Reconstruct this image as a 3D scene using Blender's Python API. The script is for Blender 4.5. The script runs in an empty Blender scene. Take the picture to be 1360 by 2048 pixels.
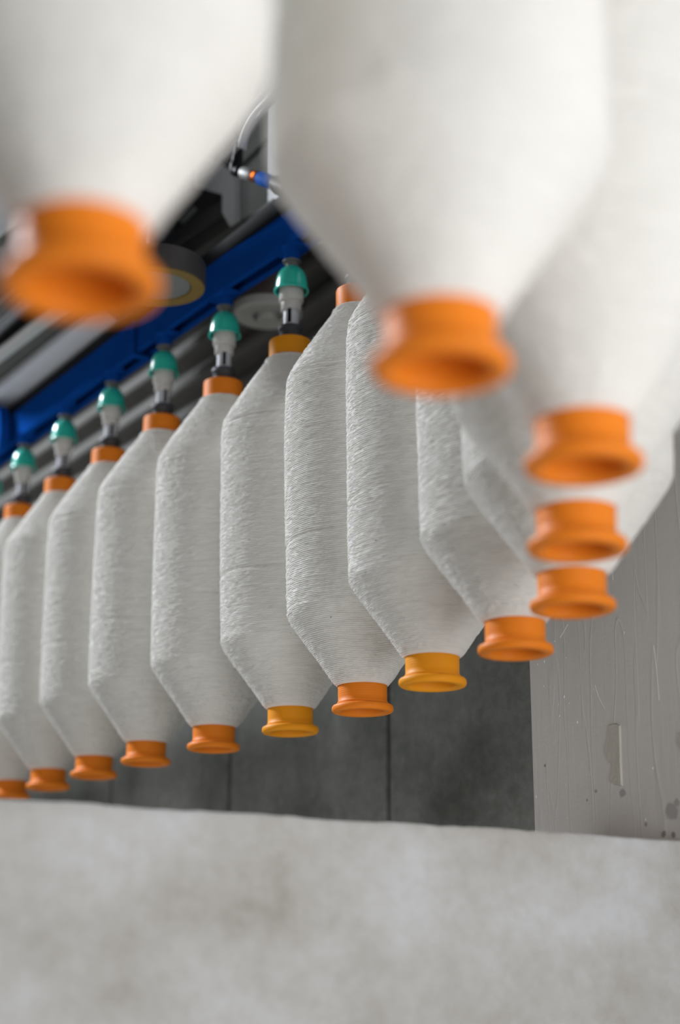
import bpy, bmesh, math, random
from mathutils import Vector, Matrix, noise
random.seed(7)
R = math.radians
C = bpy.context.scene.collection
PI = math.pi
CZ = 1.5                       # camera height above the floor
F = 3100.0                     # focal length in pixels of the 1360x2048 frame
TH, RO = R(16.60), R(-0.22)    # pitch and roll of the camera

# ------------------------------------------------------------------ measuring
def ray(u, v):
    xr = (u - 680) / F; yr = (1024 - v) / F
    x = xr * math.cos(RO) + yr * math.sin(RO); y = -xr * math.sin(RO) + yr * math.cos(RO)
    return Vector((x, math.cos(TH) - y * math.sin(TH), math.sin(TH) + y * math.cos(TH)))
DX, DY = -0.5431, 0.8397                       # direction of the far leg of the conveyor
NV = Vector((DY, -DX, 0)); DV = Vector((DX, DY, 0))
ND = 0.844
ORG = Vector((-0.2315, 1.9140, CZ - 0.0))       # point of the conveyor line where s = 0
FR = Matrix(((-DX, DY, 0), (-DY, -DX, 0), (0, 0, 1)))   # local (u, off, z) -> world, u = -s
ROTZ = math.atan2(-DY, -DX)
def W(u, o, z): return Vector((ORG.x, ORG.y, CZ)) + FR @ Vector((u, o, z))
def Lp(px, py, off):            # pixel -> local (u, off, z above camera) on a plane parallel to the conveyor
    r = ray(px, py); t = (ND + off) / (r.x * NV.x + r.y * NV.y); X = r * t
    u = (X - Vector((ORG.x, ORG.y, 0))).dot(-DV)
    return Vector((u, off, X.z))
def Hz(px, py, z):              # pixel -> world point at height z above the camera
    r = ray(px, py); X = r * (z / r.z); return Vector((X.x, X.y, CZ + z))

# ------------------------------------------------------------------ materials
def nt(name):
    m = bpy.data.materials.new(name); m.use_nodes = True
    n = m.node_tree.nodes; l = m.node_tree.links
    return m, n, l, n['Principled BSDF']
def mat(name, col, rough=.5, metal=0, bump=0, bscale=200, var=0, vscale=20, coat=0, spec=.5, bdist=.001, sss=0):
    m, n, l, b = nt(name)
    b.inputs['Base Color'].default_value = (*col, 1); b.inputs['Roughness'].default_value = rough
    b.inputs['Metallic'].default_value = metal; b.inputs['Coat Weight'].default_value = coat
    b.inputs['Specular IOR Level'].default_value = spec
    tc = n.new('ShaderNodeTexCoord')
    if sss:
        b.inputs['Subsurface Weight'].default_value = sss; b.inputs['Subsurface Radius'].default_value = (.01, .005, .002)
    if var:
        t = n.new('ShaderNodeTexNoise'); t.inputs['Scale'].default_value = vscale; t.inputs['Detail'].default_value = 5
        l.new(tc.outputs['Object'], t.inputs['Vector'])
        mx = n.new('ShaderNodeMix'); mx.data_type = 'RGBA'
        mx.inputs[6].default_value = (*[c * (1 - var) for c in col], 1); mx.inputs[7].default_value = (*[min(1, c * (1 + var)) for c in col], 1)
        l.new(t.outputs['Fac'], mx.inputs[0]); l.new(mx.outputs[2], b.inputs['Base Color'])
    if bump:
        t = n.new('ShaderNodeTexNoise'); t.inputs['Scale'].default_value = bscale; t.inputs['Detail'].default_value = 4
        l.new(tc.outputs['Object'], t.inputs['Vector'])
        bp = n.new('ShaderNodeBump'); bp.inputs['Strength'].default_value = bump; bp.inputs['Distance'].default_value = bdist
        l.new(t.outputs['Fac'], bp.inputs['Height']); l.new(bp.outputs['Normal'], b.inputs['Normal'])
    return m

def ramp(n, stops):
    r = n.new('ShaderNodeValToRGB'); e = r.color_ramp.elements
    e[0].position, e[0].color = stops[0][0], (*stops[0][1], 1)
    e[1].position, e[1].color = stops[-1][0], (*stops[-1][1], 1)
    for p, c in stops[1:-1]:
        k = e.new(p); k.color = (*c, 1)
    return r

def yarn_mat(name, base):
    m, n, l, b = nt(name)
    b.inputs['Roughness'].default_value = .95; b.inputs['Specular IOR Level'].default_value = .12
    b.inputs['Sheen Weight'].default_value = .25; b.inputs['Sheen Roughness'].default_value = .6
    tc = n.new('ShaderNodeTexCoord')
    mp = n.new('ShaderNodeMapping'); mp.inputs['Scale'].default_value = (30, 30, 420)
    l.new(tc.outputs['Object'], mp.inputs['Vector'])
    t = n.new('ShaderNodeTexNoise'); t.inputs['Scale'].default_value = 1; t.inputs['Detail'].default_value = 4
    l.new(mp.outputs['Vector'], t.inputs['Vector'])
    r = ramp(n, [(.28, tuple(c * .93 for c in base)), (.5, base), (.8, tuple(min(1, c * 1.03) for c in base))])
    l.new(t.outputs['Fac'], r.inputs['Fac'])
    # sparse tan neps caught in the cotton
    v = n.new('ShaderNodeTexNoise'); v.inputs['Scale'].default_value = 260; v.inputs['Detail'].default_value = 1
    l.new(tc.outputs['Object'], v.inputs['Vector'])
    r2 = ramp(n, [(.79, (0, 0, 0)), (.83, (1, 1, 1))]); l.new(v.outputs['Fac'], r2.inputs['Fac'])
    mx = n.new('ShaderNodeMix'); mx.data_type = 'RGBA'; mx.inputs[7].default_value = (.22, .15, .09, 1)
    l.new(r2.outputs['Color'], mx.inputs[0]); l.new(r.outputs['Color'], mx.inputs[6]); l.new(mx.outputs[2], b.inputs['Base Color'])
    f = n.new('ShaderNodeTexNoise'); f.inputs['Scale'].default_value = 1; f.inputs['Detail'].default_value = 6
    mp2 = n.new('ShaderNodeMapping'); mp2.inputs['Scale'].default_value = (260, 260, 900)
    l.new(tc.outputs['Object'], mp2.inputs['Vector']); l.new(mp2.outputs['Vector'], f.inputs['Vector'])
    bp = n.new('ShaderNodeBump'); bp.inputs['Strength'].default_value = .8; bp.inputs['Distance'].default_value = .0008
    l.new(f.outputs['Fac'], bp.inputs['Height']); l.new(bp.outputs['Normal'], b.inputs['Normal'])
    return m

def blotch(name, stops, s1, s2, bump, rough=.85, stretch=(1, 1, 1), cracks=False, drips=False, spots=()):
    m, n, l, b = nt(name)
    b.inputs['Roughness'].default_value = rough; b.inputs['Specular IOR Level'].default_value = .3
    tc = n.new('ShaderNodeTexCoord')
    mp = n.new('ShaderNodeMapping'); mp.inputs['Scale'].default_value = stretch; l.new(tc.outputs['Object'], mp.inputs['Vector'])
    a = n.new('ShaderNodeTexNoise'); a.inputs['Scale'].default_value = s1; a.inputs['Detail'].default_value = 6; a.inputs['Roughness'].default_value = .55
    l.new(mp.outputs['Vector'], a.inputs['Vector'])
    c = n.new('ShaderNodeTexNoise'); c.inputs['Scale'].default_value = s2; c.inputs['Detail'].default_value = 8; c.inputs['Roughness'].default_value = .7
    l.new(tc.outputs['Object'], c.inputs['Vector'])
    mx = n.new('ShaderNodeMath'); mx.operation = 'MULTIPLY_ADD'; mx.inputs[1].default_value = .3
    l.new(c.outputs['Fac'], mx.inputs[0]); 
    sc = n.new('ShaderNodeMath'); sc.operation = 'MULTIPLY'; sc.inputs[1].default_value = .7
    l.new(a.outputs['Fac'], sc.inputs[0]); l.new(sc.outputs[0], mx.inputs[2])
    r = ramp(n, stops); l.new(mx.outputs[0], r.inputs['Fac'])
    col = r.outputs['Color']
    for (p, rad, cc) in spots:          # small stains with an outline of their own, in object space
        d = n.new('ShaderNodeVectorMath'); d.operation = 'DISTANCE'; d.inputs[1].default_value = p
        l.new(tc.outputs['Object'], d.inputs[0])
        ad = n.new('ShaderNodeMath'); ad.operation = 'MULTIPLY_ADD'; ad.inputs[1].default_value = rad * 1.6
        l.new(c.outputs['Fac'], ad.inputs[0]); l.new(d.outputs['Value'], ad.inputs[2])
        lt = n.new('ShaderNodeMapRange'); lt.inputs['From Min'].default_value = rad * 1.5; lt.inputs['From Max'].default_value = rad * 1.85
        lt.inputs['To Min'].default_value = .8; lt.inputs['To Max'].default_value = 0
        l.new(ad.outputs[0], lt.inputs['Value'])
        mm = n.new('ShaderNodeMix'); mm.data_type = 'RGBA'; mm.inputs[7].default_value = (*cc, 1)
        l.new(lt.outputs['Result'], mm.inputs[0]); l.new(col, mm.inputs[6]); col = mm.outputs[2]
    l.new(col, b.inputs['Base Color'])
    bp = n.new('ShaderNodeBump'); bp.inputs['Strength'].default_value = bump; bp.inputs['Distance'].default_value = .002
    l.new(c.outputs['Fac'], bp.inputs['Height'])
    if drips:
        mp3 = n.new('ShaderNodeMapping'); mp3.inputs['Scale'].default_value = (150, 150, 7); l.new(tc.outputs['Object'], mp3.inputs['Vector'])
        g = n.new('ShaderNodeTexNoise'); g.inputs['Scale'].default_value = 1; g.inputs['Detail'].default_value = 3; g.inputs['Distortion'].default_value = .6
        l.new(mp3.outputs['Vector'], g.inputs['Vector'])
        b2 = n.new('ShaderNodeBump'); b2.inputs['Strength'].default_value = .35; b2.inputs['Distance'].default_value = .0012
        l.new(g.outputs['Fac'], b2.inputs['Height']); l.new(bp.outputs['Normal'], b2.inputs['Normal'])
        mp4 = n.new('ShaderNodeMapping'); mp4.inputs['Scale'].default_value = (34, 34, 3.5); l.new(tc.outputs['Object'], mp4.inputs['Vector'])
        h = n.new('ShaderNodeTexNoise'); h.inputs['Scale'].default_value = 1; h.inputs['Detail'].default_value = 2; h.inputs['Distortion'].default_value = .4
        l.new(mp4.outputs['Vector'], h.inputs['Vector'])
        hr = ramp(n, [(.50, (0, 0, 0)), (.52, (1, 1, 1)), (.545, (0, 0, 0))]); l.new(h.outputs['Fac'], hr.inputs['Fac'])
        b3 = n.new('ShaderNodeBump'); b3.inputs['Strength'].default_value = .3; b3.inputs['Distance'].default_value = .001
        l.new(hr.outputs['Color'], b3.inputs['Height']); l.new(b2.outputs['Normal'], b3.inputs['Normal'])
        l.new(b3.outputs['Normal'], b.inputs['Normal'])
    else:
        l.new(bp.outputs['Normal'], b.inputs['Normal'])
    return m

M = {}
M['yarn'] = yarn_mat('cotton_yarn', (.80, .78, .73))
M['fibre'] = mat('cotton_fibre', (.85, .84, .8), .9)
def plastic(name, col): return mat(name, col, .5, coat=0, spec=.16, bump=.08, bscale=900, bdist=.0003, sss=.12)
M['orange'] = plastic('orange_plastic', (.86, .235, .016))
M['orange2'] = plastic('amber_orange_plastic', (.88, .33, .012))
M['teal'] = mat('teal_plastic', (.03, .60, .47), .25, coat=.3, sss=.05)
M['white'] = mat('white_nylon', (.62, .61, .58), .35, sss=.1)
M['sleeve'] = mat('grey_sleeve_plastic', (.62, .63, .68), .35)
M['rubber'] = mat('black_rubber', (.05, .055, .065), .6)
M['black'] = mat('black_plastic', (.008, .008, .010), .5, spec=.08)
M['chrome'] = mat('bright_steel', (.85, .85, .85), .35, .6)
M['steel'] = mat('dull_steel', (.22, .22, .21), .6, .5, bump=.1, bscale=400)
M['blue'] = mat('blue_enamel', (.005, .062, .31), .6, coat=0, spec=0, bump=.12, bscale=60, bdist=.0006, var=.12, vscale=25)
M['blue2'] = mat('bright_blue_anodised', (.004, .075, .34), .7, 0, spec=.03)
M['dark'] = mat('dark_painted_steel', (.007, .008, .010), .75, spec=.15, bump=.1, bscale=200)
M['alu'] = mat('pale_aluminium', (.72, .74, .79), .5, 0, var=.05, vscale=30)
M['grey'] = mat('grey_machine_paint', (.50, .53, .53), .6, bump=.05, bscale=100, var=.06)
M['lgrey'] = mat('light_grey_machine_paint', (.74, .76, .80), .6, var=.04)
M['dgrey'] = mat('charcoal_machine_paint', (.12, .125, .118), .8, spec=.05, var=.2, vscale=12)
M['whitepaint'] = mat('white_machine_paint', (.50, .51, .54), .6)
M['cable'] = mat('translucent_white_cable', (.46, .46, .48), .5, spec=.2, sss=.1)
M['yellow'] = mat('ochre_friction_ring', (.15, .095, .008), .6, var=.2, vscale=60)
M['ringgrey'] = mat('grey_brown_wheel_rim', (.05, .043, .04), .55, var=.15, vscale=50)
M['glassgrey'] = mat('grey_hub_disc', (.12, .14, .138), .45)
M['maroon'] = mat('dark_maroon_disc', (.035, .02, .018), .5)
M['offwhite'] = mat('off_white_disc', (.42, .42, .39), .5)
M['pale'] = mat('pale_strip', (.55, .54, .53), .5)
M['concrete'] = blotch('grey_concrete', [(.34, (.13, .135, .120)), (.46, (.22, .228, .21)), (.55, (.31, .316, .298)), (.68, (.46, .465, .445))], 5.5, 70, .6, .9)
M['cladding'] = mat('grey_corrugated_sheet', (.15, .145, .135), .8, spec=.1, var=.25, vscale=9)
M['ledge'] = blotch('grey_cement_render', [(.34, (.39, .372, .335)), (.44, (.50, .485, .45)), (.53, (.57, .565, .545)), (.64, (.65, .66, .67))], 6.5, 60, .25, .9, (1, 1, 1.4))
M['floor'] = blotch('cement_floor', [(.3, (.45, .44, .42)), (.7, (.62, .61, .58))], 3, 30, .3)
M['flake'] = mat('cream_plaster_flake', (.55, .53, .47), .85, bump=.6, bscale=300, bdist=.001, var=.12, vscale=60)

led, n_, l_, b_ = nt('orange_indicator_light')
b_.inputs['Base Color'].default_value = (.2, .03, .005, 1); b_.inputs['Specular IOR Level'].default_value = 0; b_.inputs['Emission Color'].default_value = (1, .22, .03, 1); b_.inputs['Emission Strength'].default_value = 2.2
M['led'] = led
M['amber'] = mat('amber_clear_plastic', (.12, .035, .012), .6, spec=.03)

# ------------------------------------------------------------------ objects
def link(name, bm, m, parent=None, loc=(0, 0, 0), rz=0, smooth=True, label=None):
    me = bpy.data.meshes.new(name); bm.normal_update(); bm.to_mesh(me); bm.free()
    if m: me.materials.append(m)
    if smooth:
        for p in me.polygons: p.use_smooth = True
        me.set_sharp_from_angle(angle=R(38))
    o = bpy.data.objects.new(name, me); C.objects.link(o)
    o.location = loc; o.rotation_euler = (0, 0, rz)
    if parent: o.parent = parent
    if label: o['label'] = label
    return o
def tag(o, label, cat, group=None):
    o['label'] = label; o['category'] = cat
    if group: o['group'] = group
    return o
def thing(name, loc, label, cat, rz=0, group=None):
    o = bpy.data.objects.new(name, None); C.objects.link(o); o.empty_display_size = .05
    o.location = loc; o.rotation_euler = (0, 0, rz)
    return tag(o, label, cat, group)
def struct(o): o['kind'] = 'structure'; return o

def box(bm, a, b, bev=0):
    g = bmesh.ops.create_cube(bm, size=1)
    vs = g['verts']
    for v in vs:
        v.co = Vector([(a[i] + b[i]) / 2 + v.co[i] * (b[i] - a[i]) for i in range(3)])
    if bev:
        es = list({e for v in vs for e in v.link_edges})
        bmesh.ops.bevel(bm, geom=es, offset=bev, segments=2, affect='EDGES', profile=.5)
def boxes(lst, bev=0):
    bm = bmesh.new()
    for a, b in lst: box(bm, a, b, bev)
    return bm
def lathe(prof, n=64, bm=None, closed=False, cx=0, cy=0):
    bm = bm or bmesh.new(); rings = []
    for r, z in prof:
        if r < 1e-6: rings.append([bm.verts.new((cx, cy, z))]); continue
        rings.append([bm.verts.new((cx + r * math.cos(2 * PI * i / n), cy + r * math.sin(2 * PI * i / n), z)) for i in range(n)])
    pairs = list(zip(rings, rings[1:])) + ([(rings[-1], rings[0])] if closed else [])
    for a, b in pairs:
        for i in range(n):
            j = (i + 1) % n
            if len(a) == 1 and len(b) == 1: continue
            if len(a) == 1: bm.faces.new((a[0], b[j], b[i]))
            elif len(b) == 1: bm.faces.new((a[i], a[j], b[0]))
            else: bm.faces.new((a[i], a[j], b[j], b[i]))
    bmesh.ops.recalc_face_normals(bm, faces=bm.faces)
    return bm
def tube(bm, pts, rad, n=12):
    pts = [Vector(p) for p in pts]; rings = []
    rr = rad if isinstance(rad, (list, tuple)) else [rad] * len(pts)
    up = Vector((0, 0, 1))
    prevx = None
    for i, p in enumerate(pts):
        t = (pts[min(i + 1, len(pts) - 1)] - pts[max(i - 1, 0)]).normalized()
        if prevx is None:
            x = t.cross(up)
            if x.length < 1e-4: x = t.cross(Vector((1, 0, 0)))
        else: x = prevx - t * prevx.dot(t)
        x.normalize(); y = t.cross(x); prevx = x
        rings.append([bm.verts.new(p + (x * math.cos(2 * PI * k / n) + y * math.sin(2 * PI * k / n)) * rr[i]) for k in range(n)])
    for a, b in zip(rings, rings[1:]):
        for k in range(n): bm.faces.new((a[k], a[(k + 1) % n], b[(k + 1) % n], b[k]))
    bm.faces.new(rings[0][::-1]); bm.faces.new(rings[-1])
    return bm
def smoothpts(P, k=8):
    P = [Vector(p) for p in P]; out = []
    for i in range(len(P) - 1):
        p0 = P[max(i - 1, 0)]; p1 = P[i]; p2 = P[i + 1]; p3 = P[min(i + 2, len(P) - 1)]
        for j in range(k):
            t = j / k
            out.append(.5 * ((2 * p1) + (p2 - p0) * t + (2 * p0 - 5 * p1 + 4 * p2 - p3) * t * t + (3 * p1 - p0 - 3 * p2 + p3) * t ** 3))
    return out + [P[-1]]
def prism(bm, poly, z0, z1):
    lo = [bm.verts.new((x, y, z0)) for x, y in poly]; hi = [bm.verts.new((x, y, z1)) for x, y in poly]
    bm.faces.new(lo[::-1]); bm.faces.new(hi)
    for i in range(len(poly)):
        j = (i + 1) % len(poly); bm.faces.new((lo[i], lo[j], hi[j], hi[i]))
    bmesh.ops.recalc_face_normals(bm, faces=bm.faces)
    return bm
# things modelled in the conveyor's own frame (u, off, z): the origin is moved to a point of the thing
def shift(bm, o):
    for v in bm.verts: v.co -= Vector(o)
    return bm

# ------------------------------------------------------------------ bobbin parts
BL = 0.4502
def tube_bm():
    # inner bore first, then outside from bottom to top; fine turned rings on the visible collars
    p = [(.0200, BL - .001), (.0200, .006), (.0205, .0024), (.0214, .0008), (.0232, 0), (.0278, 0), (.0291, .0005), (.0301, .0018), (.0304, .0036), (.0302, .0054), (.0293, .0068),
         (.0280, .0074), (.0262, .0076), (.0252, .0080), (.0250, .0088), (.0252, .0096), (.0247, .0104), (.0241, .0110), (.0241, .0155)]
    z = .0165
    while z < .030: p += [(.0242, z), (.02405, z + .0006), (.0242, z + .0012)]; z += .0021
    p += [(.0240, .034), (.0240, .418)]
    z = .4195
    while z < BL - .004: p += [(.0242, z), (.0240, z + .0006), (.0242, z + .0012)]; z += .0022
    p += [(.0242, BL - .002), (.0238, BL - .0005), (.0230, BL), (.0218, BL - .0002)]
    return lathe(p, 72, closed=True)
PROF = [(.0262, .0246), (.0270, .0260), (.0285, .0272), (.0320, .0298), (.040, .0352), (.055, .0458), (.070, .0568), (.084, .0668), (.0930, .0728), (.0975, .0744), (.127, .0752), (.180, .0762), (.254, .0768), (.31, .0768),
        (.338, .0765), (.348, .0750), (.3575, .0702), (.380, .0566), (.400, .0436), (.412, .0352), (.4195, .0300), (.4225, .0285), (.4252, .0280), (.4270, .0265), (.4278, .0246)]
def prof(z):
    for (z0, r0), (z1, r1) in zip(PROF, PROF[1:]):
        if z <= z1:
            t = (z - z0) / (z1 - z0); return r0 + (r1 - r0) * t
    return PROF[-1][1]
def yarn_bm(seed, pitch=.00190, rows=5, cols=168):
    bm = bmesh.new(); rr = []
    # walk along the profile at equal arc length so that strands stay evenly spaced on the cones too
    zs = []; z = PROF[0][0]
    while z < PROF[-1][0]:
        zs.append(z); sl = (prof(z + .0005) - prof(z)) / .0005
        z += pitch / rows / math.sqrt(1 + min(sl * sl, 9))
    zs.append(PROF[-1][0])
    grooves = [(.169, .0016, .0022), (.3395, .0015, .0017), (.323, .0007, .0012), (.101, .0005, .0014), (.4215, .0012, .0011)]
    N = noise.noise
    for k, z in enumerate(zs):
        ring = []; base = prof(z)
        base = (prof(z - .002) + base + prof(z + .002)) / 3 if .0295 < z < .4230 else base
        for i in range(cols):
            a = 2 * PI * i / cols; ca, sa = math.cos(a), math.sin(a)
            wob = N(Vector((ca * 1.6 + seed * 9, sa * 1.6, z * 30))) * .6 + N(Vector((ca * 6, sa * 6 + seed * 5, z * 170))) * .18
            ph = k / rows + wob + i / cols
            am = .00064 + .00022 * N(Vector((ca * 6 + 7, sa * 6, z * 170 + seed)))
            am *= 1 + .75 * N(Vector((ca * 17, sa * 17 + seed, z * 420)))
            st = abs(math.sin(PI * ph)) ** .7 * am * 2.0
            lump = N(Vector((ca * 3, sa * 3 + seed * 3, z * 30))) * .0003 + N(Vector((ca * 1.1 + seed, sa * 1.1, z * 9))) * .0008 + N(Vector((ca * 7, sa * 7 + seed, z * 330))) * .00028
            g = 0
            for gz, gd, gw in grooves:
                zz = gz + .0022 * N(Vector((ca * 1.3 + gz * 50, sa * 1.3, seed)))
                q = (z - zz) / gw
                if abs(q) < 4: g += gd * math.exp(-q * q) * (.7 + 1.3 * N(Vector((ca * 2, sa * 2, gz * 90 + seed))))
            r = base + st + lump - g - .0006
            edge = min(1, min(z - PROF[0][0], PROF[-1][0] - z) / .003)
            r = base + (r - base) * edge
            ring.append(bm.verts.new((r * ca, r * sa, z + .0004 * edge * N(Vector((ca * 6, sa * 6, z * 150))))))
        rr.append(ring)
    for a, b in zip(rr, rr[1:]):
        for i in range(cols): bm.faces.new((a[i], a[(i + 1) % cols], b[(i + 1) % cols], b[i]))
    return bm
def fibres_bm(n, seed):
    rnd = random.Random(seed); bm = bmesh.new()
    for _ in range(n):
        z = rnd.choice([rnd.uniform(.03, .43), rnd.uniform(.03, .43), rnd.uniform(.055, .10), rnd.uniform(.36, .43)])
        a = rnd.uniform(0, 2 * PI); r = prof(z) - .0001
        L = rnd.choice([.0015, .002, .003, .0038]) * rnd.uniform(.6, 1.5)
        da = rnd.choice((-1, 1)) * rnd.uniform(.2, 1) * L / r; dz = rnd.uniform(-.6, .6) * L; out = rnd.uniform(.2, .7) * L
        pts = []
        for t in (0, .25, .5, .75, 1):
            aa = a + da * t + rnd.uniform(-.15, .15) * L / r; ro = r + out * math.sin(t * PI * rnd.uniform(.5, .95))
            pts.append((ro * math.cos(aa), ro * math.sin(aa), z + dz * t * t))
        tube(bm, pts, .00006, 3)
    return bm

# ------------------------------------------------------------------ bobbins
H = .2452
BP = [(-.568, 2.445), (-.486, 2.313), (-.405, 2.178), (-.321, 2.043), (-.237, 1.909), (-.144, 1.781), (-.052, 1.650), (.023, 1.511), (.083, 1.366),
      (.141, 1.220), (.164, 1.064), (.144, .906), (.124, .748), (.043, .616), (-.098, .535)]
for k in range(5): BP.append((BP[0][0] + DX * .158 * (k + 1), BP[0][1] + DY * .158 * (k + 1)))  # row continued by unseen bobbins, added to shade the back wall
TILT = [-.010, -.012, -.006, 0, .004, 0, -.006, -.004, 0, 0, 0, 0, 0, 0, -.006] + [-.010] * 5     # sideways offset of the top, metres
LB = ['cotton bobbin cut off by the left edge, only a sliver showing',
      'small cotton bobbin with its flange at the left edge, just above the ledge',
      'cotton bobbin under the leftmost whole teal cap, small flange close above the ledge',
      'soft focus cotton bobbin under the second whole teal cap from the left',
      'cotton bobbin under the teal cap beside the blue rail joint, with dark orange flange',
      'cotton bobbin under the teal cap left of the off-white wheel, above the middle wall joint',
      'cotton bobbin with amber yellow collar under the nearest visible teal cap',
      'sharp cotton bobbin with dark orange flange directly above the right-hand wall joint',
      'sharp cotton bobbin with amber flange before the dark concrete beside the pillar',
      'cotton bobbin whose orange flange overlaps the edge of the painted pillar',
      'cotton bobbin with the lowest of three stacked orange flanges before the painted pillar',
      'blurred cotton bobbin with the middle of three stacked orange flanges by the pillar',
      'large blurred cotton bobbin at upper right, topmost of the three stacked orange flanges',
      'large blurred cotton bobbin in the upper middle with big soft orange flange',
      'largest and most blurred cotton bobbin, filling the upper left corner']
LB += ['cotton bobbin further along the row, beyond the left edge of the photo'] * 5
GB = 'full yarn bobbins hanging from the conveyor'
tubeA = tubeB = None
yarns = []
proto_yarn = []
for v in range(3):
    bm = yarn_bm(v * 3.7 + 1)
    me = bpy.data.meshes.new('wound_yarn'); bm.normal_update(); bm.to_mesh(me); bm.free(); me.materials.append(M['yarn'])
    for p in me.polygons: p.use_smooth = True
    proto_yarn.append(me)
fib = []
for v in range(2):
    bm = fibres_bm(1500, 3 + v); me = bpy.data.meshes.new('loose_fibres'); bm.to_mesh(me); bm.free(); me.materials.append(M['fibre']); fib.append(me)
bm = tube_bm(); tm = bpy.data.meshes.new('bobbin_tube'); bm.to_mesh(tm); bm.free()
for p in tm.polygons: p.use_smooth = True
tm.set_sharp_from_angle(angle=R(50))
tm2 = tm.copy(); tm.materials.append(M['orange']); tm2.materials.append(M['orange2'])
amber = {6, 8}
for i, (x, y) in enumerate(BP):
    b = thing('yarn_bobbin', (x, y, CZ + H), LB[i], 'bobbin', 0, GB)
    ty = math.atan2(TILT[i], BL)
    b.rotation_euler = (0, ty, 0)
    spin = [0, 1.1, 2.3, .4, 3.0, 5.1, 1.9, 4.2, .9, 2.7, 5.6, 3.6, .2, 1.5, 4.6, 1, 2, 3, 4, 5][i]
    yscale = .95 if i == 14 else 1
    t = bpy.data.objects.new('bobbin_tube', tm2 if i in amber else tm); C.objects.link(t); t.parent = b; t.rotation_euler.z = spin
    yv = bpy.data.objects.new('wound_yarn', proto_yarn[i % 3]); C.objects.link(yv); yv.parent = b; yv.rotation_euler.z = spin; yv.scale = (yscale, yscale, 1)
    if 3 <= i <= 10:
        f = bpy.data.objects.new('loose_fibres', fib[i % 2]); C.objects.link(f); f.parent = yv; f.rotation_euler.z = spin * 2; f['kind'] = 'stuff'
# a looser tuft of fibres where the photo shows one on the sharp bobbin's shoulder
# ------------------------------------------------------------------ hangers
LH = ['teal cap hanger cut off by the left edge of the photo',
      'leftmost whole teal cap bobbin hanger, small and blurred',
      'second whole teal cap bobbin hanger from the left',
      'third teal cap bobbin hanger from the left, under the straight blue rail section',
      'teal cap bobbin hanger just right of the blue rail joint',
      'teal cap bobbin hanger left of the off-white ceiling wheel',
      'nearest and sharpest visible teal cap bobbin hanger, right of the off-white ceiling wheel',
      'hanger above the sharp dark orange bobbin, hidden behind the large blurred yarn',
      'hanger of the amber flanged bobbin beside the pillar, hidden by blurred yarn',
      'hanger of the bobbin overlapping the pillar edge, above the frame',
      'hanger of the lowest stacked flange bobbin, above the frame',
      'hanger of the middle stacked flange bobbin, above the frame',
      'hanger of the topmost stacked flange bobbin, above the frame',
      'hanger of the upper middle blurred bobbin, above the frame',
      'hanger of the largest blurred bobbin, above the frame']
LH += ['hanger further along the row, beyond the left edge of the photo'] * 5
GH = 'teal capped bobbin hangers on the conveyor rail'
hz0 = .6950                       # underside of the gasket, above camera
def mesh_of(name, bm, m):
    me = bpy.data.meshes.new(name); bm.normal_update(); bm.to_mesh(me); bm.free(); me.materials.append(m)
    for p in me.polygons: p.use_smooth = True
    me.set_sharp_from_angle(angle=R(40)); return me
hm = {}
hm['gasket'] = mesh_of('gasket', lathe([(0, .0005), (.0130, .0005), (.0126, .004), (.0135, .0125), (.0148, .0140), (.0148, .0170), (.0138, .0182), (.0, .0182)], 48), M['rubber'])
bm = lathe([(0, .018), (.0088, .018), (.0088, .044), (0, .044)], 48)
hm['sleeve'] = mesh_of('sleeve', bm, M['sleeve'])
hm['slot'] = mesh_of('slot_opening', boxes([((.0072, -.0021, .0215), (.0092, .0021, .0425))], .0004), M['black'])
hm['collar'] = mesh_of('collar', lathe([(.0088, .0385), (.0112, .0385), (.0117, .0391), (.0117, .0495), (.0118, .0496), (.0137, .0498), (.0141, .0504), (.0141, .0700), (.0135, .0720), (0, .0720)], 48), M['white'])
hm['cap'] = mesh_of('cap', lathe([(.0182, .0630), (.0198, .0622), (.0205, .0634), (.0202, .0650), (.0189, .0662), (.0187, .0690), (.0184, .0735), (.0172, .0805), (.0152, .0860), (.0122, .0905), (.0085, .0935), (.0, .0940),
                                 (0, .091), (.009, .090), (.013, .084), (.0162, .076), (.0172, .070), (.0174, .065)], 56), M['teal'])
hm['nut'] = mesh_of('nut', lathe([(0, .0930), (.0070, .0930), (.0070, .0995), (.0105, .1000), (.0107, .1016), (.0070, .1025), (0, .1025)], 24), M['steel'])
slotrot = [0] * 15
for i, (x, y) in enumerate(BP):
    hx = x + TILT[i] * .9
    h = thing('bobbin_hanger', (hx, y, CZ + hz0), LH[i], 'hanger', 0, GH)
    ang = {6: -100, 5: -83, 4: -62, 3: -70, 2: -64, 1: -60}.get(i, -90)
    for nm in ('gasket', 'sleeve', 'collar', 'cap', 'nut'):
        o = bpy.data.objects.new(nm, hm[nm]); C.objects.link(o); o.parent = h
        if nm == 'sleeve':
            s = bpy.data.objects.new('slot', hm['slot']); C.objects.link(s); s.parent = o; s.rotation_euler.z = R(ang)

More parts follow.
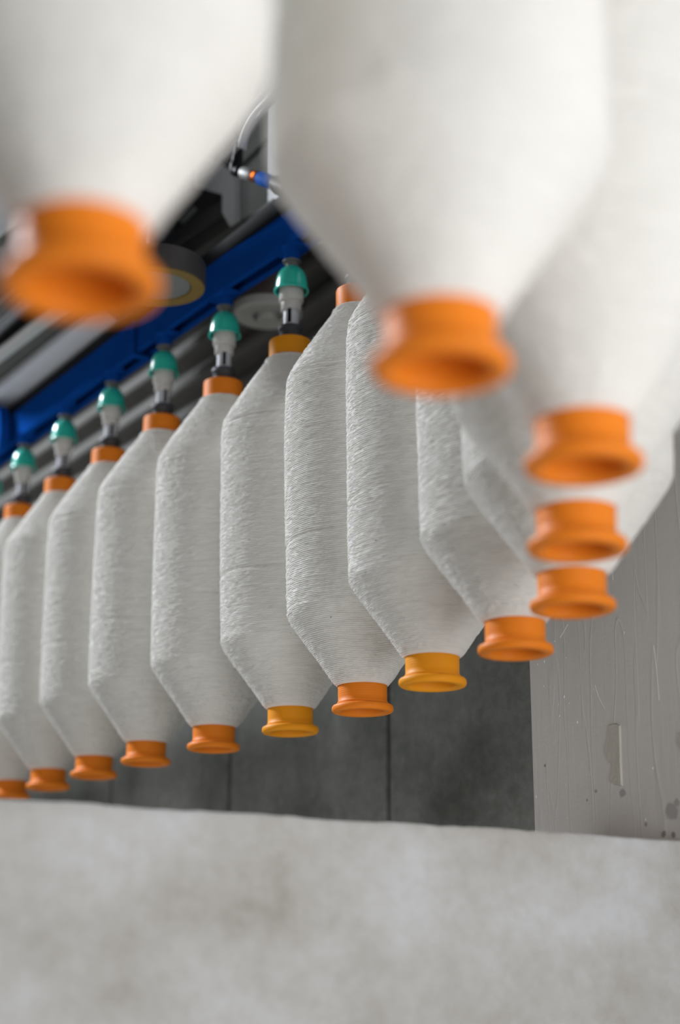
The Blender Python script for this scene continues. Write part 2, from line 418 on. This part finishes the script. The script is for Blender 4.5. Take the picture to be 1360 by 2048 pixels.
# ------------------------------------------------------------------ conveyor rail
RZ0, RZ1 = .8130, .8580            # rail underside and top above camera
RW = .014
def lerpz(a): return a
def sweep_rail(path, z0, z1, w, slot, wall):
    """C channel open below, swept along a plan path"""
    prof_ = [(-w, z1), (w, z1), (w, z0), (slot, z0), (slot, z0 + wall), (w - wall, z0 + wall), (w - wall, z1 - wall), (-w + wall, z1 - wall), (-w + wall, z0 + wall), (-slot, z0 + wall), (-slot, z0), (-w, z0)]
    bm = bmesh.new(); rings = []
    for i, p in enumerate(path):
        t = (path[min(i + 1, len(path) - 1)] - path[max(i - 1, 0)]); t.z = 0; t.normalize(); nrm = Vector((-t.y, t.x, 0))
        rings.append([bm.verts.new((p.x + nrm.x * a, p.y + nrm.y * a, z)) for a, z in prof_])
    for a, b in zip(rings, rings[1:]):
        for k in range(len(prof_)):
            j = (k + 1) % len(prof_); bm.faces.new((a[k], a[j], b[j], b[k]))
    bm.faces.new(rings[0][::-1]); bm.faces.new(rings[-1])
    bmesh.ops.recalc_face_normals(bm, faces=bm.faces)
    return bm
SJ = .075                          # s of the joint between the two rail sections
path = [W(-SJ, 0, 0)] + [Vector((x, y, 0)) for x, y in BP[5:15]] + [Vector((-.26, .51, 0)), Vector((-.6, .51, 0))]
for p in path: p.z = 0
sp = smoothpts(path, 8)
o0 = Vector((path[0].x, path[0].y, 0))
cr = thing('conveyor_rail', (o0.x, o0.y, CZ + RZ0), 'blue overhead rail running right from the joint, over the two nearest visible teal caps', 'rail', 0, 'blue conveyor rail sections')
link('rail_channel', sweep_rail([p - o0 for p in sp], 0, RZ1 - RZ0, RW, .0065, .003), M['blue'], cr)
lr = thing('conveyor_rail', W(-SJ, 0, RZ0), 'bright blue straight overhead rail section running left from the joint to the photo edge', 'rail', ROTZ, 'blue conveyor rail sections')
S1 = 1.75
pa = [Vector((-(S1 - SJ), 0, 0)), Vector((-.25, 0, 0)), Vector((0, 0, 0))]
link('rail_channel', sweep_rail(pa, -.002, RZ1 - RZ0 + .001, RW + .002, .0065, .003), M['blue'], lr)
# hanger stubs: a turned sleeve with a flared bracket, coming out of the slot
def stub_bm():
    bm = lathe([(0, 0), (.0092, 0), (.0098, .001), (.0100, .0125), (.0112, .0135), (.0138, .0162), (.0112, .0168), (.0112, .024), (0, .024)], 32)
    box(bm, (-.024, -.0085, .0130), (.024, .0085, .0160), .001)
    return bm
sm = mesh_of('hanger_bracket', stub_bm(), M['blue'])
def tangent(i):
    if i > 14 or i == 0: return math.atan2(DY, DX)
    if i == 14: return math.atan2(BP[14][1] - BP[13][1], BP[14][0] - BP[13][0])
    a = Vector(BP[max(i - 1, 0)]); b = Vector(BP[min(i + 1, len(BP) - 1)]); return math.atan2(b.y - a.y, b.x - a.x)
for i, (x, y) in enumerate(BP):
    far = i <= 4 and i != 4
    pr = lr if (i <= 3 or i > 14) else cr
    o = bpy.data.objects.new('hanger_bracket', sm); C.objects.link(o)
    pz = CZ + hz0 + .1020
    wp = Vector((x + TILT[i] * .9, y, pz)); o.parent = pr
    if pr is lr:
        q = Matrix.Rotation(-ROTZ, 3, 'Z') @ (wp - lr.location); o.location = q; o.rotation_euler.z = tangent(i) - ROTZ
    else:
        o.location = wp - cr.location; o.rotation_euler.z = tangent(i)
# joint: clamp plate with bolts where the sections meet
def uo(name, lst, m, parent, org, bev=.0008, smooth=True, label=None):
    return link(name, shift(boxes(lst, bev), org), m, parent, smooth=smooth, label=label)
ub = -SJ
org = (ub, 0, RZ0)
jc = thing('rail_joint_clamp', W(*org), 'blue clamp plate with bolts joining the two blue rail sections', 'clamp', ROTZ)
uo('clamp_plate', [((ub - .001, -.0185, RZ0 - .004), (ub + .010, -.0165, RZ1 + .001)), ((ub - .001, -.0185, RZ0 - .0065), (ub + .010, .0185, RZ0 - .0035)), ((ub - .001, .0165, RZ0 - .004), (ub + .010, .0185, RZ1 + .001))], M['blue'], jc, org)
for zz in (RZ0 + .012, RZ1 - .012):
    bm = bmesh.new(); tube(bm, [(0, 0, 0), (0, -.003, 0)], .0032, 6)
    o = link('bolt', bm, M['blue'], jc); o.location = (.0045, -.0185, zz - RZ0)
# dark bar lying on the rail
zt = Lp(551, 396, -.012).z
org = (0, 0, RZ1)
db = link('rail_cover_bar', shift(boxes([((-1.75, -.0125, RZ1 + .0012), (.40, .020, RZ1 + .0225))], .002), org), M['dark'], None, W(*org), ROTZ)
tag(db, 'long dark steel bar lying along the top of the blue rail', 'bar')
# blue end bracket at the left edge
p1 = Lp(8, 800, -.03)
org = (p1.x, -.03, RZ0)
bm = bmesh.new()
pts = [(-.10, -.02), (0.012, -.02), (.016, .012), (.004, .048), (-.012, .062), (-.04, .068), (-.10, .068)]
lo = [bm.verts.new((a, -.008, b)) for a, b in pts]; hi = [bm.verts.new((a, .008, b)) for a, b in pts]
bm.faces.new(lo); bm.faces.new(hi[::-1])
for i in range(len(pts)):
    j = (i + 1) % len(pts); bm.faces.new((lo[j], lo[i], hi[i], hi[j]))
bmesh.ops.recalc_face_normals(bm, faces=bm.faces)
bmesh.ops.bevel(bm, geom=list(bm.edges), offset=.0015, segments=2, affect='EDGES')
be = link('rail_end_bracket', bm, M['blue'], None, W(*org), ROTZ)
tag(be, 'blue rounded steel bracket holding the rail at the left edge', 'bracket')

# ------------------------------------------------------------------ machine above the rail (left)
def plate_from_px(name, pts, z, th, m, label, cat, parent=None):
    P = [Hz(a, b, z) for a, b in pts]; c = sum(P, Vector()) / len(P)
    bm = prism(bmesh.new(), [(p.x - c.x, p.y - c.y) for p in P], 0, th)
    o = link(name, bm, m, parent, c if parent is None else c - parent.location)
    if parent is None: tag(o, label, cat)
    return o
fr = thing('overhead_machine', (-.45, 1.9, CZ + .9), 'grey machine frame with pale aluminium strip and perforated tray above the left rail', 'machine frame')
plate_from_px('aluminium_strip', [(206, 610), (235, 641), (22, 815), (-150, 955), (-160, 903), (6, 770)], .888, .012, M['alu'], '', '', fr)
plate_from_px('side_plate', [(-60, 752), (116, 606), (175, 560), (260, 490), (262, 560), (206, 606), (0, 766), (-60, 815)], .905, .004, M['dgrey'], '', '', fr)
plate_from_px('grey_strip', [(-60, 745), (110, 622), (200, 548), (212, 556), (150, 612), (-60, 772)], .900, .006, M['grey'], '', '', fr)
plate_from_px('edge_strip', [(-40, 730), (116, 604), (160, 568), (164, 574), (120, 614), (-40, 752)], .897, .004, M['pale'], '', '', fr)
tray = plate_from_px('perforated_tray', [(-120, 745), (330, 330), (200, 330), (-120, 560)], .96, .01, M['dgrey'], '', '', fr)
for k in range(26):  # rows of small pale dots standing for the tray's perforations
    for row in (0, 1, 2):
        t = k / 25
        px = -10 + 150 * t + row * 9 - 10; py = 655 - 138 * t - row * 26 + 4
        p = Hz(px, py, .958)
        bm = bmesh.new(); tube(bm, [(-.004, .0, 0), (.004, 0, 0)], .0018, 8)
        o = link('rivet', bm, M['pale'], tray); o.location = p - fr.location - tray.location; o.rotation_euler.z = ROTZ
bm = bmesh.new(); box(bm, (-.62, .0, .03), (.10, .05, .60), .003)
o = link('upright_panel', bm, M['dark'], fr); o.rotation_euler.z = ROTZ; o.location = (.12, .02, 0)

# ------------------------------------------------------------------ grey machinery behind the rail (upper middle)
def panel(name, pxs, off, th, m, parent, org):
    """outline given on a plane parallel to the conveyor, thickness away from the camera"""
    P = [Lp(a, b, off) for a, b in pxs]; bm = bmesh.new()
    lo = [bm.verts.new((p.x, off, p.z)) for p in P]; hi = [bm.verts.new((p.x, off + th, p.z)) for p in P]
    bm.faces.new(lo); bm.faces.new(hi[::-1])
    for i in range(len(P)):
        j = (i + 1) % len(P); bm.faces.new((lo[j], lo[i], hi[i], hi[j]))
    bmesh.ops.recalc_face_normals(bm, faces=bm.faces)
    bmesh.ops.bevel(bm, geom=list(bm.edges), offset=.001, segments=2, affect='EDGES')
    return link(name, shift(bm, org), m, parent)
org = tuple(Lp(500, 430, .06))
mc = thing('machine_housing', W(*org), 'grey sheet metal machine housing with white post above the dark bar, behind the sensor', 'machine', ROTZ)
panel('white_post', [(532, 470), (539, 60), (640, 60), (640, 470)], .030, .04, M['whitepaint'], mc, org)
panel('grey_panel', [(472, 520), (472, 60), (545, 60), (545, 520)], .055, .02, M['grey'], mc, org)
panel('hinged_bracket', [(384, 372), (384, 300), (470, 345), (470, 455), (457, 452), (442, 425), (442, 388)], .045, .008, M['lgrey'], mc, org)
panel('bracket_edge', [(468, 350), (473, 350), (473, 470), (468, 470)], .040, .004, M['grey'], mc, org)
panel('back_panel', [(150, 640), (150, 60), (476, 60), (476, 560)], .080, .02, M['dgrey'], mc, org)
panel('groove_strip', [(476, 330), (532, 275), (532, 283), (476, 340)], .050, .004, M['dgrey'], mc, org)
panel('name_strip', [(356, 440), (384, 412), (389, 417), (361, 447)], .070, .004, M['grey'], mc, org)
panel('lower_sill', [(300, 560), (545, 395), (545, 408), (300, 585)], .022, .03, M['dgrey'], mc, org)
panel('drip_shelf', [(300, 520), (300, 490), (440, 400), (440, 430)], .066, .006, M['dgrey'], mc, org)

# sensor with elbow plug
def Wp(px, py, off): 
    a = Lp(px, py, off); return W(*a)
A = Wp(471, 340, -.020); Bv = Wp(558, 369, -.014)
sn = thing('proximity_sensor', A, 'blue barrel sensor with glowing orange indicator and black elbow plug', 'sensor')
ax = (Bv - A); Ls = ax.length; ax.normalize()
def seg(name, t0, t1, r, m, n=32, parent=sn, flare=None):
    bm = bmesh.new(); tube(bm, [ax * Ls * t0, ax * Ls * (t0 * .95 + t1 * .05), ax * Ls * (t0 * .05 + t1 * .95), ax * Ls * t1], [r * .93, r, r, r * .93], n)
    return link(name, bm, m, parent)
pxm = 1.66 / F * 1.0
cn = seg('coupling_nut', .17, .40, .0078, M['steel'], 12)
seg('indicator_window', .38, .58, .0072, M['amber'])
bm = bmesh.new(); bmesh.ops.create_uvsphere(bm, u_segments=20, v_segments=12, radius=.0036)
o = link('indicator_light', bm, M['led'], sn); sd = Vector((.1, -.93, -.35)); sd = (sd - ax * sd.dot(ax)).normalized(); o.location = ax * Ls * .48 + sd * .0052 + Vector((0, 0, -.0008))
seg('sensor_barrel', .57, .90, .0086, M['blue2'])
seg('lock_nut', .90, .97, .0092, M['steel'], 6)
seg('threaded_sleeve', .97, 1.60, .0120, M['black'])
bm = bmesh.new(); box(bm, (-.004, -.016, -.014), (.004, .016, .30), .001)
o = link('mounting_bracket', bm, M['lgrey'], sn); o.location = ax * Ls * 1.62; o.rotation_euler.z = math.atan2(ax.y, ax.x)
bm = bmesh.new()
top = Wp(476, 287, -.020) - A
tube(bm, smoothpts([ax * .010, ax * .004 + Vector((0, 0, .0005)), Vector((-.001, 0, .004)), top * .35, top * .75, top], 5), [.0072] * 8 + [.0076] * 3 + [.0076] * 3 + [.0070] * 4 + [.0062] * 4 + [.0056] * 3 + [.0054] * 1, 24)
bmesh.ops.create_uvsphere(bm, u_segments=24, v_segments=16, radius=.0082)
link('elbow_plug', bm, M['black'], sn)
bm = bmesh.new(); tube(bm, [top * .96, top * 1.0], [.0064, .0064], 20); link('plug_ring', bm, M['black'], sn)
# cables
cab = [((478, 296), (487, 262), (505, 228), (535, 196), (575, 160), (640, 100), .0031, -.020, 'pale cable rising from the black elbow plug'),
       ((486, 300), (492, 268), (512, 235), (545, 205), (585, 175), (650, 120), .0022, -.012, 'thin pale cable running up beside the sensor cable'),
       ((415, 345), (436, 318), (470, 285), (508, 240), (548, 196), (640, 100), .0030, .036, 'pale cable looping behind the sensor plug, looping down to the left'),
       ((500, 210), (515, 195), (535, 172), (552, 150), (590, 110), (650, 60), .0036, .020, 'uppermost pale cable in the bundle, near the blurred yarn edge')]
for k, c in enumerate(cab):
    P = [Wp(a, b, c[7]) for a, b in c[:6]]; o0 = P[0]
    bm = bmesh.new(); tube(bm, smoothpts([p - o0 for p in P], 8), c[6] * 1.3, 14)
    if k < 2: o = link('cable', bm, M['cable'], sn, o0 - A)
    else: o = link('cable', bm, M['cable'], None, o0); tag(o, c[8], 'cable', 'pale cables above the rail')

# ------------------------------------------------------------------ wheels
r0 = ray(315, 573); cpt = r0 * (1.66 / r0.y); wz = cpt.z
gw = thing('guide_wheel', (cpt.x, cpt.y, CZ + wz), 'large ring wheel with ochre inner face and grey centre beside the blurred left bobbin', 'wheel')
link('wheel_rim', lathe([(.0555, 0), (.0560, .004), (.0560, .026), (.0545, .029), (.048, .029), (.048, 0)], 96, closed=True), M['ringgrey'], gw)
link('friction_ring', lathe([(.0545, -.001), (.0545, .003), (.0400, .003), (.0385, .005), (.0382, .002), (.0388, .0), (.040, -.001)], 96, closed=True), M['yellow'], gw)
link('hub_disc', lathe([(0, .001), (.0378, .001), (.0378, .012), (0, .012)], 64), M['glassgrey'], gw)
link('top_plate', lathe([(0, .020), (.050, .020), (.050, .030), (0, .030)], 64), M['dark'], gw)
bm = bmesh.new(); tube(bm, [(0, 0, .025), (0, 0, .5)], .016, 32); link('wheel_shaft', bm, M['dark'], gw)
r1 = ray(309, 486); rp = r1 * (1.66 / r1.y)
bm = bmesh.new(); tube(bm, [(rp.x - cpt.x, 0, rp.z - wz), (rp.x - cpt.x + .003, 0, rp.z - wz + .3)], .0026, 16); link('guide_rod', bm, M['chrome'], gw)
r0 = ray(535, 634); cp2 = r0 * (1.98 / r0.y)
w2 = thing('ceiling_wheel', (cp2.x, cp2.y, CZ + cp2.z), 'off-white round wheel under a dark maroon disc behind the nearest teal cap', 'wheel')
link('white_disc', lathe([(0, .010), (.0205, .010), (.0210, .0006), (.0225, .0), (.044, 0), (.0475, .003), (.0475, .014), (.044, .017), (0, .017)], 72), M['offwhite'], w2)
link('hub', lathe([(0, -.006), (.013, -.006), (.0145, -.004), (.0145, .011), (0, .011)], 40), M['offwhite'], w2)
link('maroon_disc', lathe([(0, .016), (.050, .016), (.053, .020), (.053, .044), (0, .044)], 72), M['maroon'], w2)
bm = bmesh.new(); tube(bm, [(0, 0, .04), (0, 0, .5)], .014, 24); link('wheel_spindle', bm, M['dark'], w2)

# ------------------------------------------------------------------ setting
WO = .25
ju = [Lp(220, 1560, WO).x, Lp(456, 1560, WO).x, Lp(772, 1560, WO).x]
wid = (ju[2] - ju[0]) / 2
edges = [ju[1] + wid * k for k in range(-6, 7)]
bm = bmesh.new()
for a, b in zip(edges, edges[1:]):
    for z0, z1 in ((-1.5, .385), (.389, .80)):
        box(bm, (a + .0056, WO, z0), (b - .0056, WO + .06, z1), .0012)
box(bm, (edges[0], WO + .045, -1.5), (edges[-1], WO + .1, 2.2))
org = (0, WO, -CZ)
wb = struct(link('wall_back', shift(bm, org), M['concrete'], None, W(*org), ROTZ, smooth=False))
bm = bmesh.new(); rows = []
nz = 420; z0, z1 = .803, 2.2
ua, ubb = edges[0], edges[-1]
for k in range(nz):
    z = z0 + (z1 - z0) * k / (nz - 1)
    w = .5 + .5 * math.cos(2 * PI * (z - z0) / .060); w = w * w * (3 - 2 * w)
    o_ = WO - .004 - .024 * w
    rows.append([bm.verts.new((u, o_, z)) for u in (ua, ubb)])
for a, b in zip(rows, rows[1:]): bm.faces.new((a[0], a[1], b[1], b[0]))
bmesh.ops.recalc_face_normals(bm, faces=bm.faces)
cl = struct(link('wall_upper', shift(bm, org), M['cladding'], None, W(*org), ROTZ))

# painted pillar on the right
PO = .13
pe = Lp(1062, 1500, PO)
pe2 = Lp(1066, 1650, PO)
org = (pe.x, PO, -CZ)
bm = bmesh.new(); box(bm, (pe.x, PO, -CZ), (pe.x + 1.2, WO + .05, 2.2), .0012)
def pl(px, py): 
    a = Lp(px, py, PO); return (a.x - org[0], 0, a.z - org[2])
M['paint'] = blotch('pale_grey_wall_paint', [(.3, (.76, .74, .715)), (.5, (.80, .78, .755)), (.7, (.83, .81, .785))], 6, 130, .18, .5, (1, 1, .4), drips=True,
    spots=[(pl(1341, 1622), .0085, (.45, .44, .43)), (pl(1352, 1606), .004, (.45, .44, .43)), (pl(1243, 1586), .0042, (.42, .42, .42)), (pl(1088, 1531), .0016, (.27, .25, .18)),
           (pl(1325, 1668), .003, (.3, .27, .22)), (pl(1345, 1670), .003, (.3, .27, .22)), (pl(1190, 1582), .0022, (.38, .37, .36)), (pl(1172, 1600), .0016, (.36, .35, .34)), (pl(1290, 1648), .0018, (.35, .33, .3))])
struct(link('wall_right', shift(bm, org), M['paint'], None, W(*org), ROTZ))
# chipped plaster flake with a raised edge
def flake(pts, th, label):
    P = [Lp(a, b, PO) for a, b in pts]; c = P[0]; bm = bmesh.new()
    cen = sum((Vector(p) for p in P), Vector()) / len(P)
    lo = [bm.verts.new((p.x - c.x, 0.0, p.z - c.z)) for p in P]
    hi = [bm.verts.new((cen.x - c.x + (p.x - cen.x) * .90, -th, cen.z - c.z + (p.z - cen.z) * .97)) for p in P]
    for i in range(len(P)):
        j = (i + 1) % len(P); bm.faces.new((lo[i], lo[j], hi[j], hi[i]))
    bm.faces.new(hi)
    bmesh.ops.recalc_face_normals(bm, faces=bm.faces)
    for f in bm.faces:
        if f.normal.y > .3: f.normal_flip()
    o = link('plaster_flake', bm, M['flake'], None, W(*c), ROTZ); return tag(o, label, 'plaster flake')
flake([(1216, 1450), (1230, 1446), (1240, 1450), (1241, 1480), (1242, 1530), (1244, 1572), (1228, 1570), (1217, 1562), (1222, 1545), (1224, 1530), (1212, 1518), (1207, 1500), (1214, 1478)], .0016, 'cream plaster flake, tall and ragged, stuck to the painted pillar')
flake([(1356, 1464), (1380, 1460), (1384, 1500), (1366, 1508), (1354, 1490)], .0015, 'white plaster flake at the right edge of the photo on the painted pillar')
# paint beads on the pillar
bm = bmesh.new(); o0 = Lp(1070, 1330, PO)
rnd = random.Random(4)
for k in range(26):
    px = rnd.choice([rnd.uniform(1068, 1140), rnd.uniform(1068, 1350)]); py = rnd.uniform(1180, 1640)
    a = Lp(px, py, PO); g = bmesh.ops.create_icosphere(bm, subdivisions=2, radius=rnd.uniform(.0004, .0008))
    sx = rnd.uniform(1, 2.6)
    for v in g['verts']: v.co = Vector((v.co.x + a.x - o0.x, v.co.y * .7, v.co.z * sx + a.z - o0.z))
for (pp) in ([(1216, 1100), (1221, 1130), (1224, 1160)], [(1188, 1370), (1196, 1395), (1208, 1418)], [(1118, 1275), (1126, 1262), (1134, 1248)], [(1305, 1290), (1311, 1340), (1316, 1400)]):
    tube(bm, smoothpts([(lambda q: (q.x - o0.x, .0003, q.z - o0.z))(Lp(a, b, PO)) for a, b in pp], 6), .00055, 8)
o = link('paint_beads', bm, M['paint'], None, W(*o0), ROTZ); tag(o, 'beads and runs of dried pale paint on the pillar', 'paint'); o['kind'] = 'stuff'

# front ledge / parapet
LZ = .11
a = Hz(0, 1597, LZ); m1 = Hz(600, 1626, LZ); m2 = Hz(1066, 1655, LZ); b = Hz(1360, 1679, LZ)
d = (b - a); d.z = 0; d.normalize(); a2 = a - d * 1.2; b2 = b + d * .030
ang = math.atan2(d.y, d.x)
bm = bmesh.new()
nx = 360; Lx = (b2 - a2).length; front = []; 
def irr(x, k): return noise.noise(Vector((x * 14, k, 0))) * .0016 + noise.noise(Vector((x * 70, k, 3))) * .0007 + noise.noise(Vector((x * 260, k, 5))) * .0003
sec = [(.0, -1.6 - .01), (.0, -.02), (.0, -.006), (.0014, -.0016), (.004, 0), (.012, 0), (.05, 0), (.12, 0), (.12, -1.61)]
rows = []
for i in range(nx + 1):
    x = Lx * i / nx
    # the rendered top sags slightly in the middle
    rows.append([bm.verts.new((x, y + (irr(x, 1) if 0 < k < 5 else 0), z + (irr(x, 2) if 1 < k < 5 else 0))) for k, (y, z) in enumerate(sec)])
for p, q in zip(rows, rows[1:]):
    for k in range(len(sec) - 1): bm.faces.new((p[k], q[k], q[k + 1], p[k + 1]))
bm.faces.new(rows[0]); bm.faces.new(rows[-1][::-1])
bmesh.ops.recalc_face_normals(bm, faces=bm.faces)
# drop so that the wall stands on the floor
for v in bm.verts:
    if v.co.z < -1.5: v.co.z = -(CZ + LZ)
struct(link('wall_front', bm, M['ledge'], None, (a2.x, a2.y, CZ + LZ), ang))
bm = bmesh.new(); box(bm, (-5, -4, -.1), (5, 6, 0)); struct(link('floor', bm, M['floor']))

# ------------------------------------------------------------------ light
w = bpy.data.worlds.new('World'); bpy.context.scene.world = w; w.use_nodes = True
bg = w.node_tree.nodes['Background']; bg.inputs[0].default_value = (1.0, .965, .915, 1); bg.inputs[1].default_value = .118
def area(name, loc, target, sx, sy, e, col):
    l = bpy.data.lights.new(name, 'AREA'); l.shape = 'RECTANGLE'; l.size = sx; l.size_y = sy; l.energy = e; l.color = col
    o = bpy.data.objects.new(name, l); C.objects.link(o); o.location = loc
    o.rotation_euler = (Vector(target) - Vector(loc)).to_track_quat('-Z', 'Y').to_euler(); return o
area('window_light_left', (-3.0, 3.15, 4.2), (0, 1.5, 2.0), .7, .7, 245, (.88, .93, 1.0))
area('window_light_right', (.72, -.08, 1.45), (.02, .55, 2.0), .8, 1.2, 13.5, (.96, .97, 1.0))
area('window_light_rear', (-1.0, -2.4, 1.9), (-.1, 1.0, 1.5), 2.0, 2.0, 6, (1.0, .98, .95))  # unseen fill light added behind the camera to brighten the front ledge

# ------------------------------------------------------------------ camera
cd = bpy.data.cameras.new('Camera'); cam = bpy.data.objects.new('Camera', cd); C.objects.link(cam)
cd.sensor_fit = 'VERTICAL'; cd.sensor_height = 36; cd.lens = F / 2048 * 36; cd.clip_start = .01
X = Vector((1, 0, 0)); U = Vector((0, -math.sin(TH), math.cos(TH))); FW = Vector((0, math.cos(TH), math.sin(TH)))
rt = X * math.cos(RO) - U * math.sin(RO); up = X * math.sin(RO) + U * math.cos(RO)
cam.matrix_world = Matrix(((rt.x, up.x, -FW.x, 0), (rt.y, up.y, -FW.y, 0), (rt.z, up.z, -FW.z, CZ), (0, 0, 0, 1)))
cd.dof.use_dof = True; cd.dof.focus_distance = 1.50; cd.dof.aperture_fstop = 3.1
bpy.context.scene.camera = cam
vs = bpy.context.scene.view_settings
vs.view_transform = 'Standard'; vs.look = 'None'; vs.exposure = 0; vs.gamma = 1; vs.use_curve_mapping = False
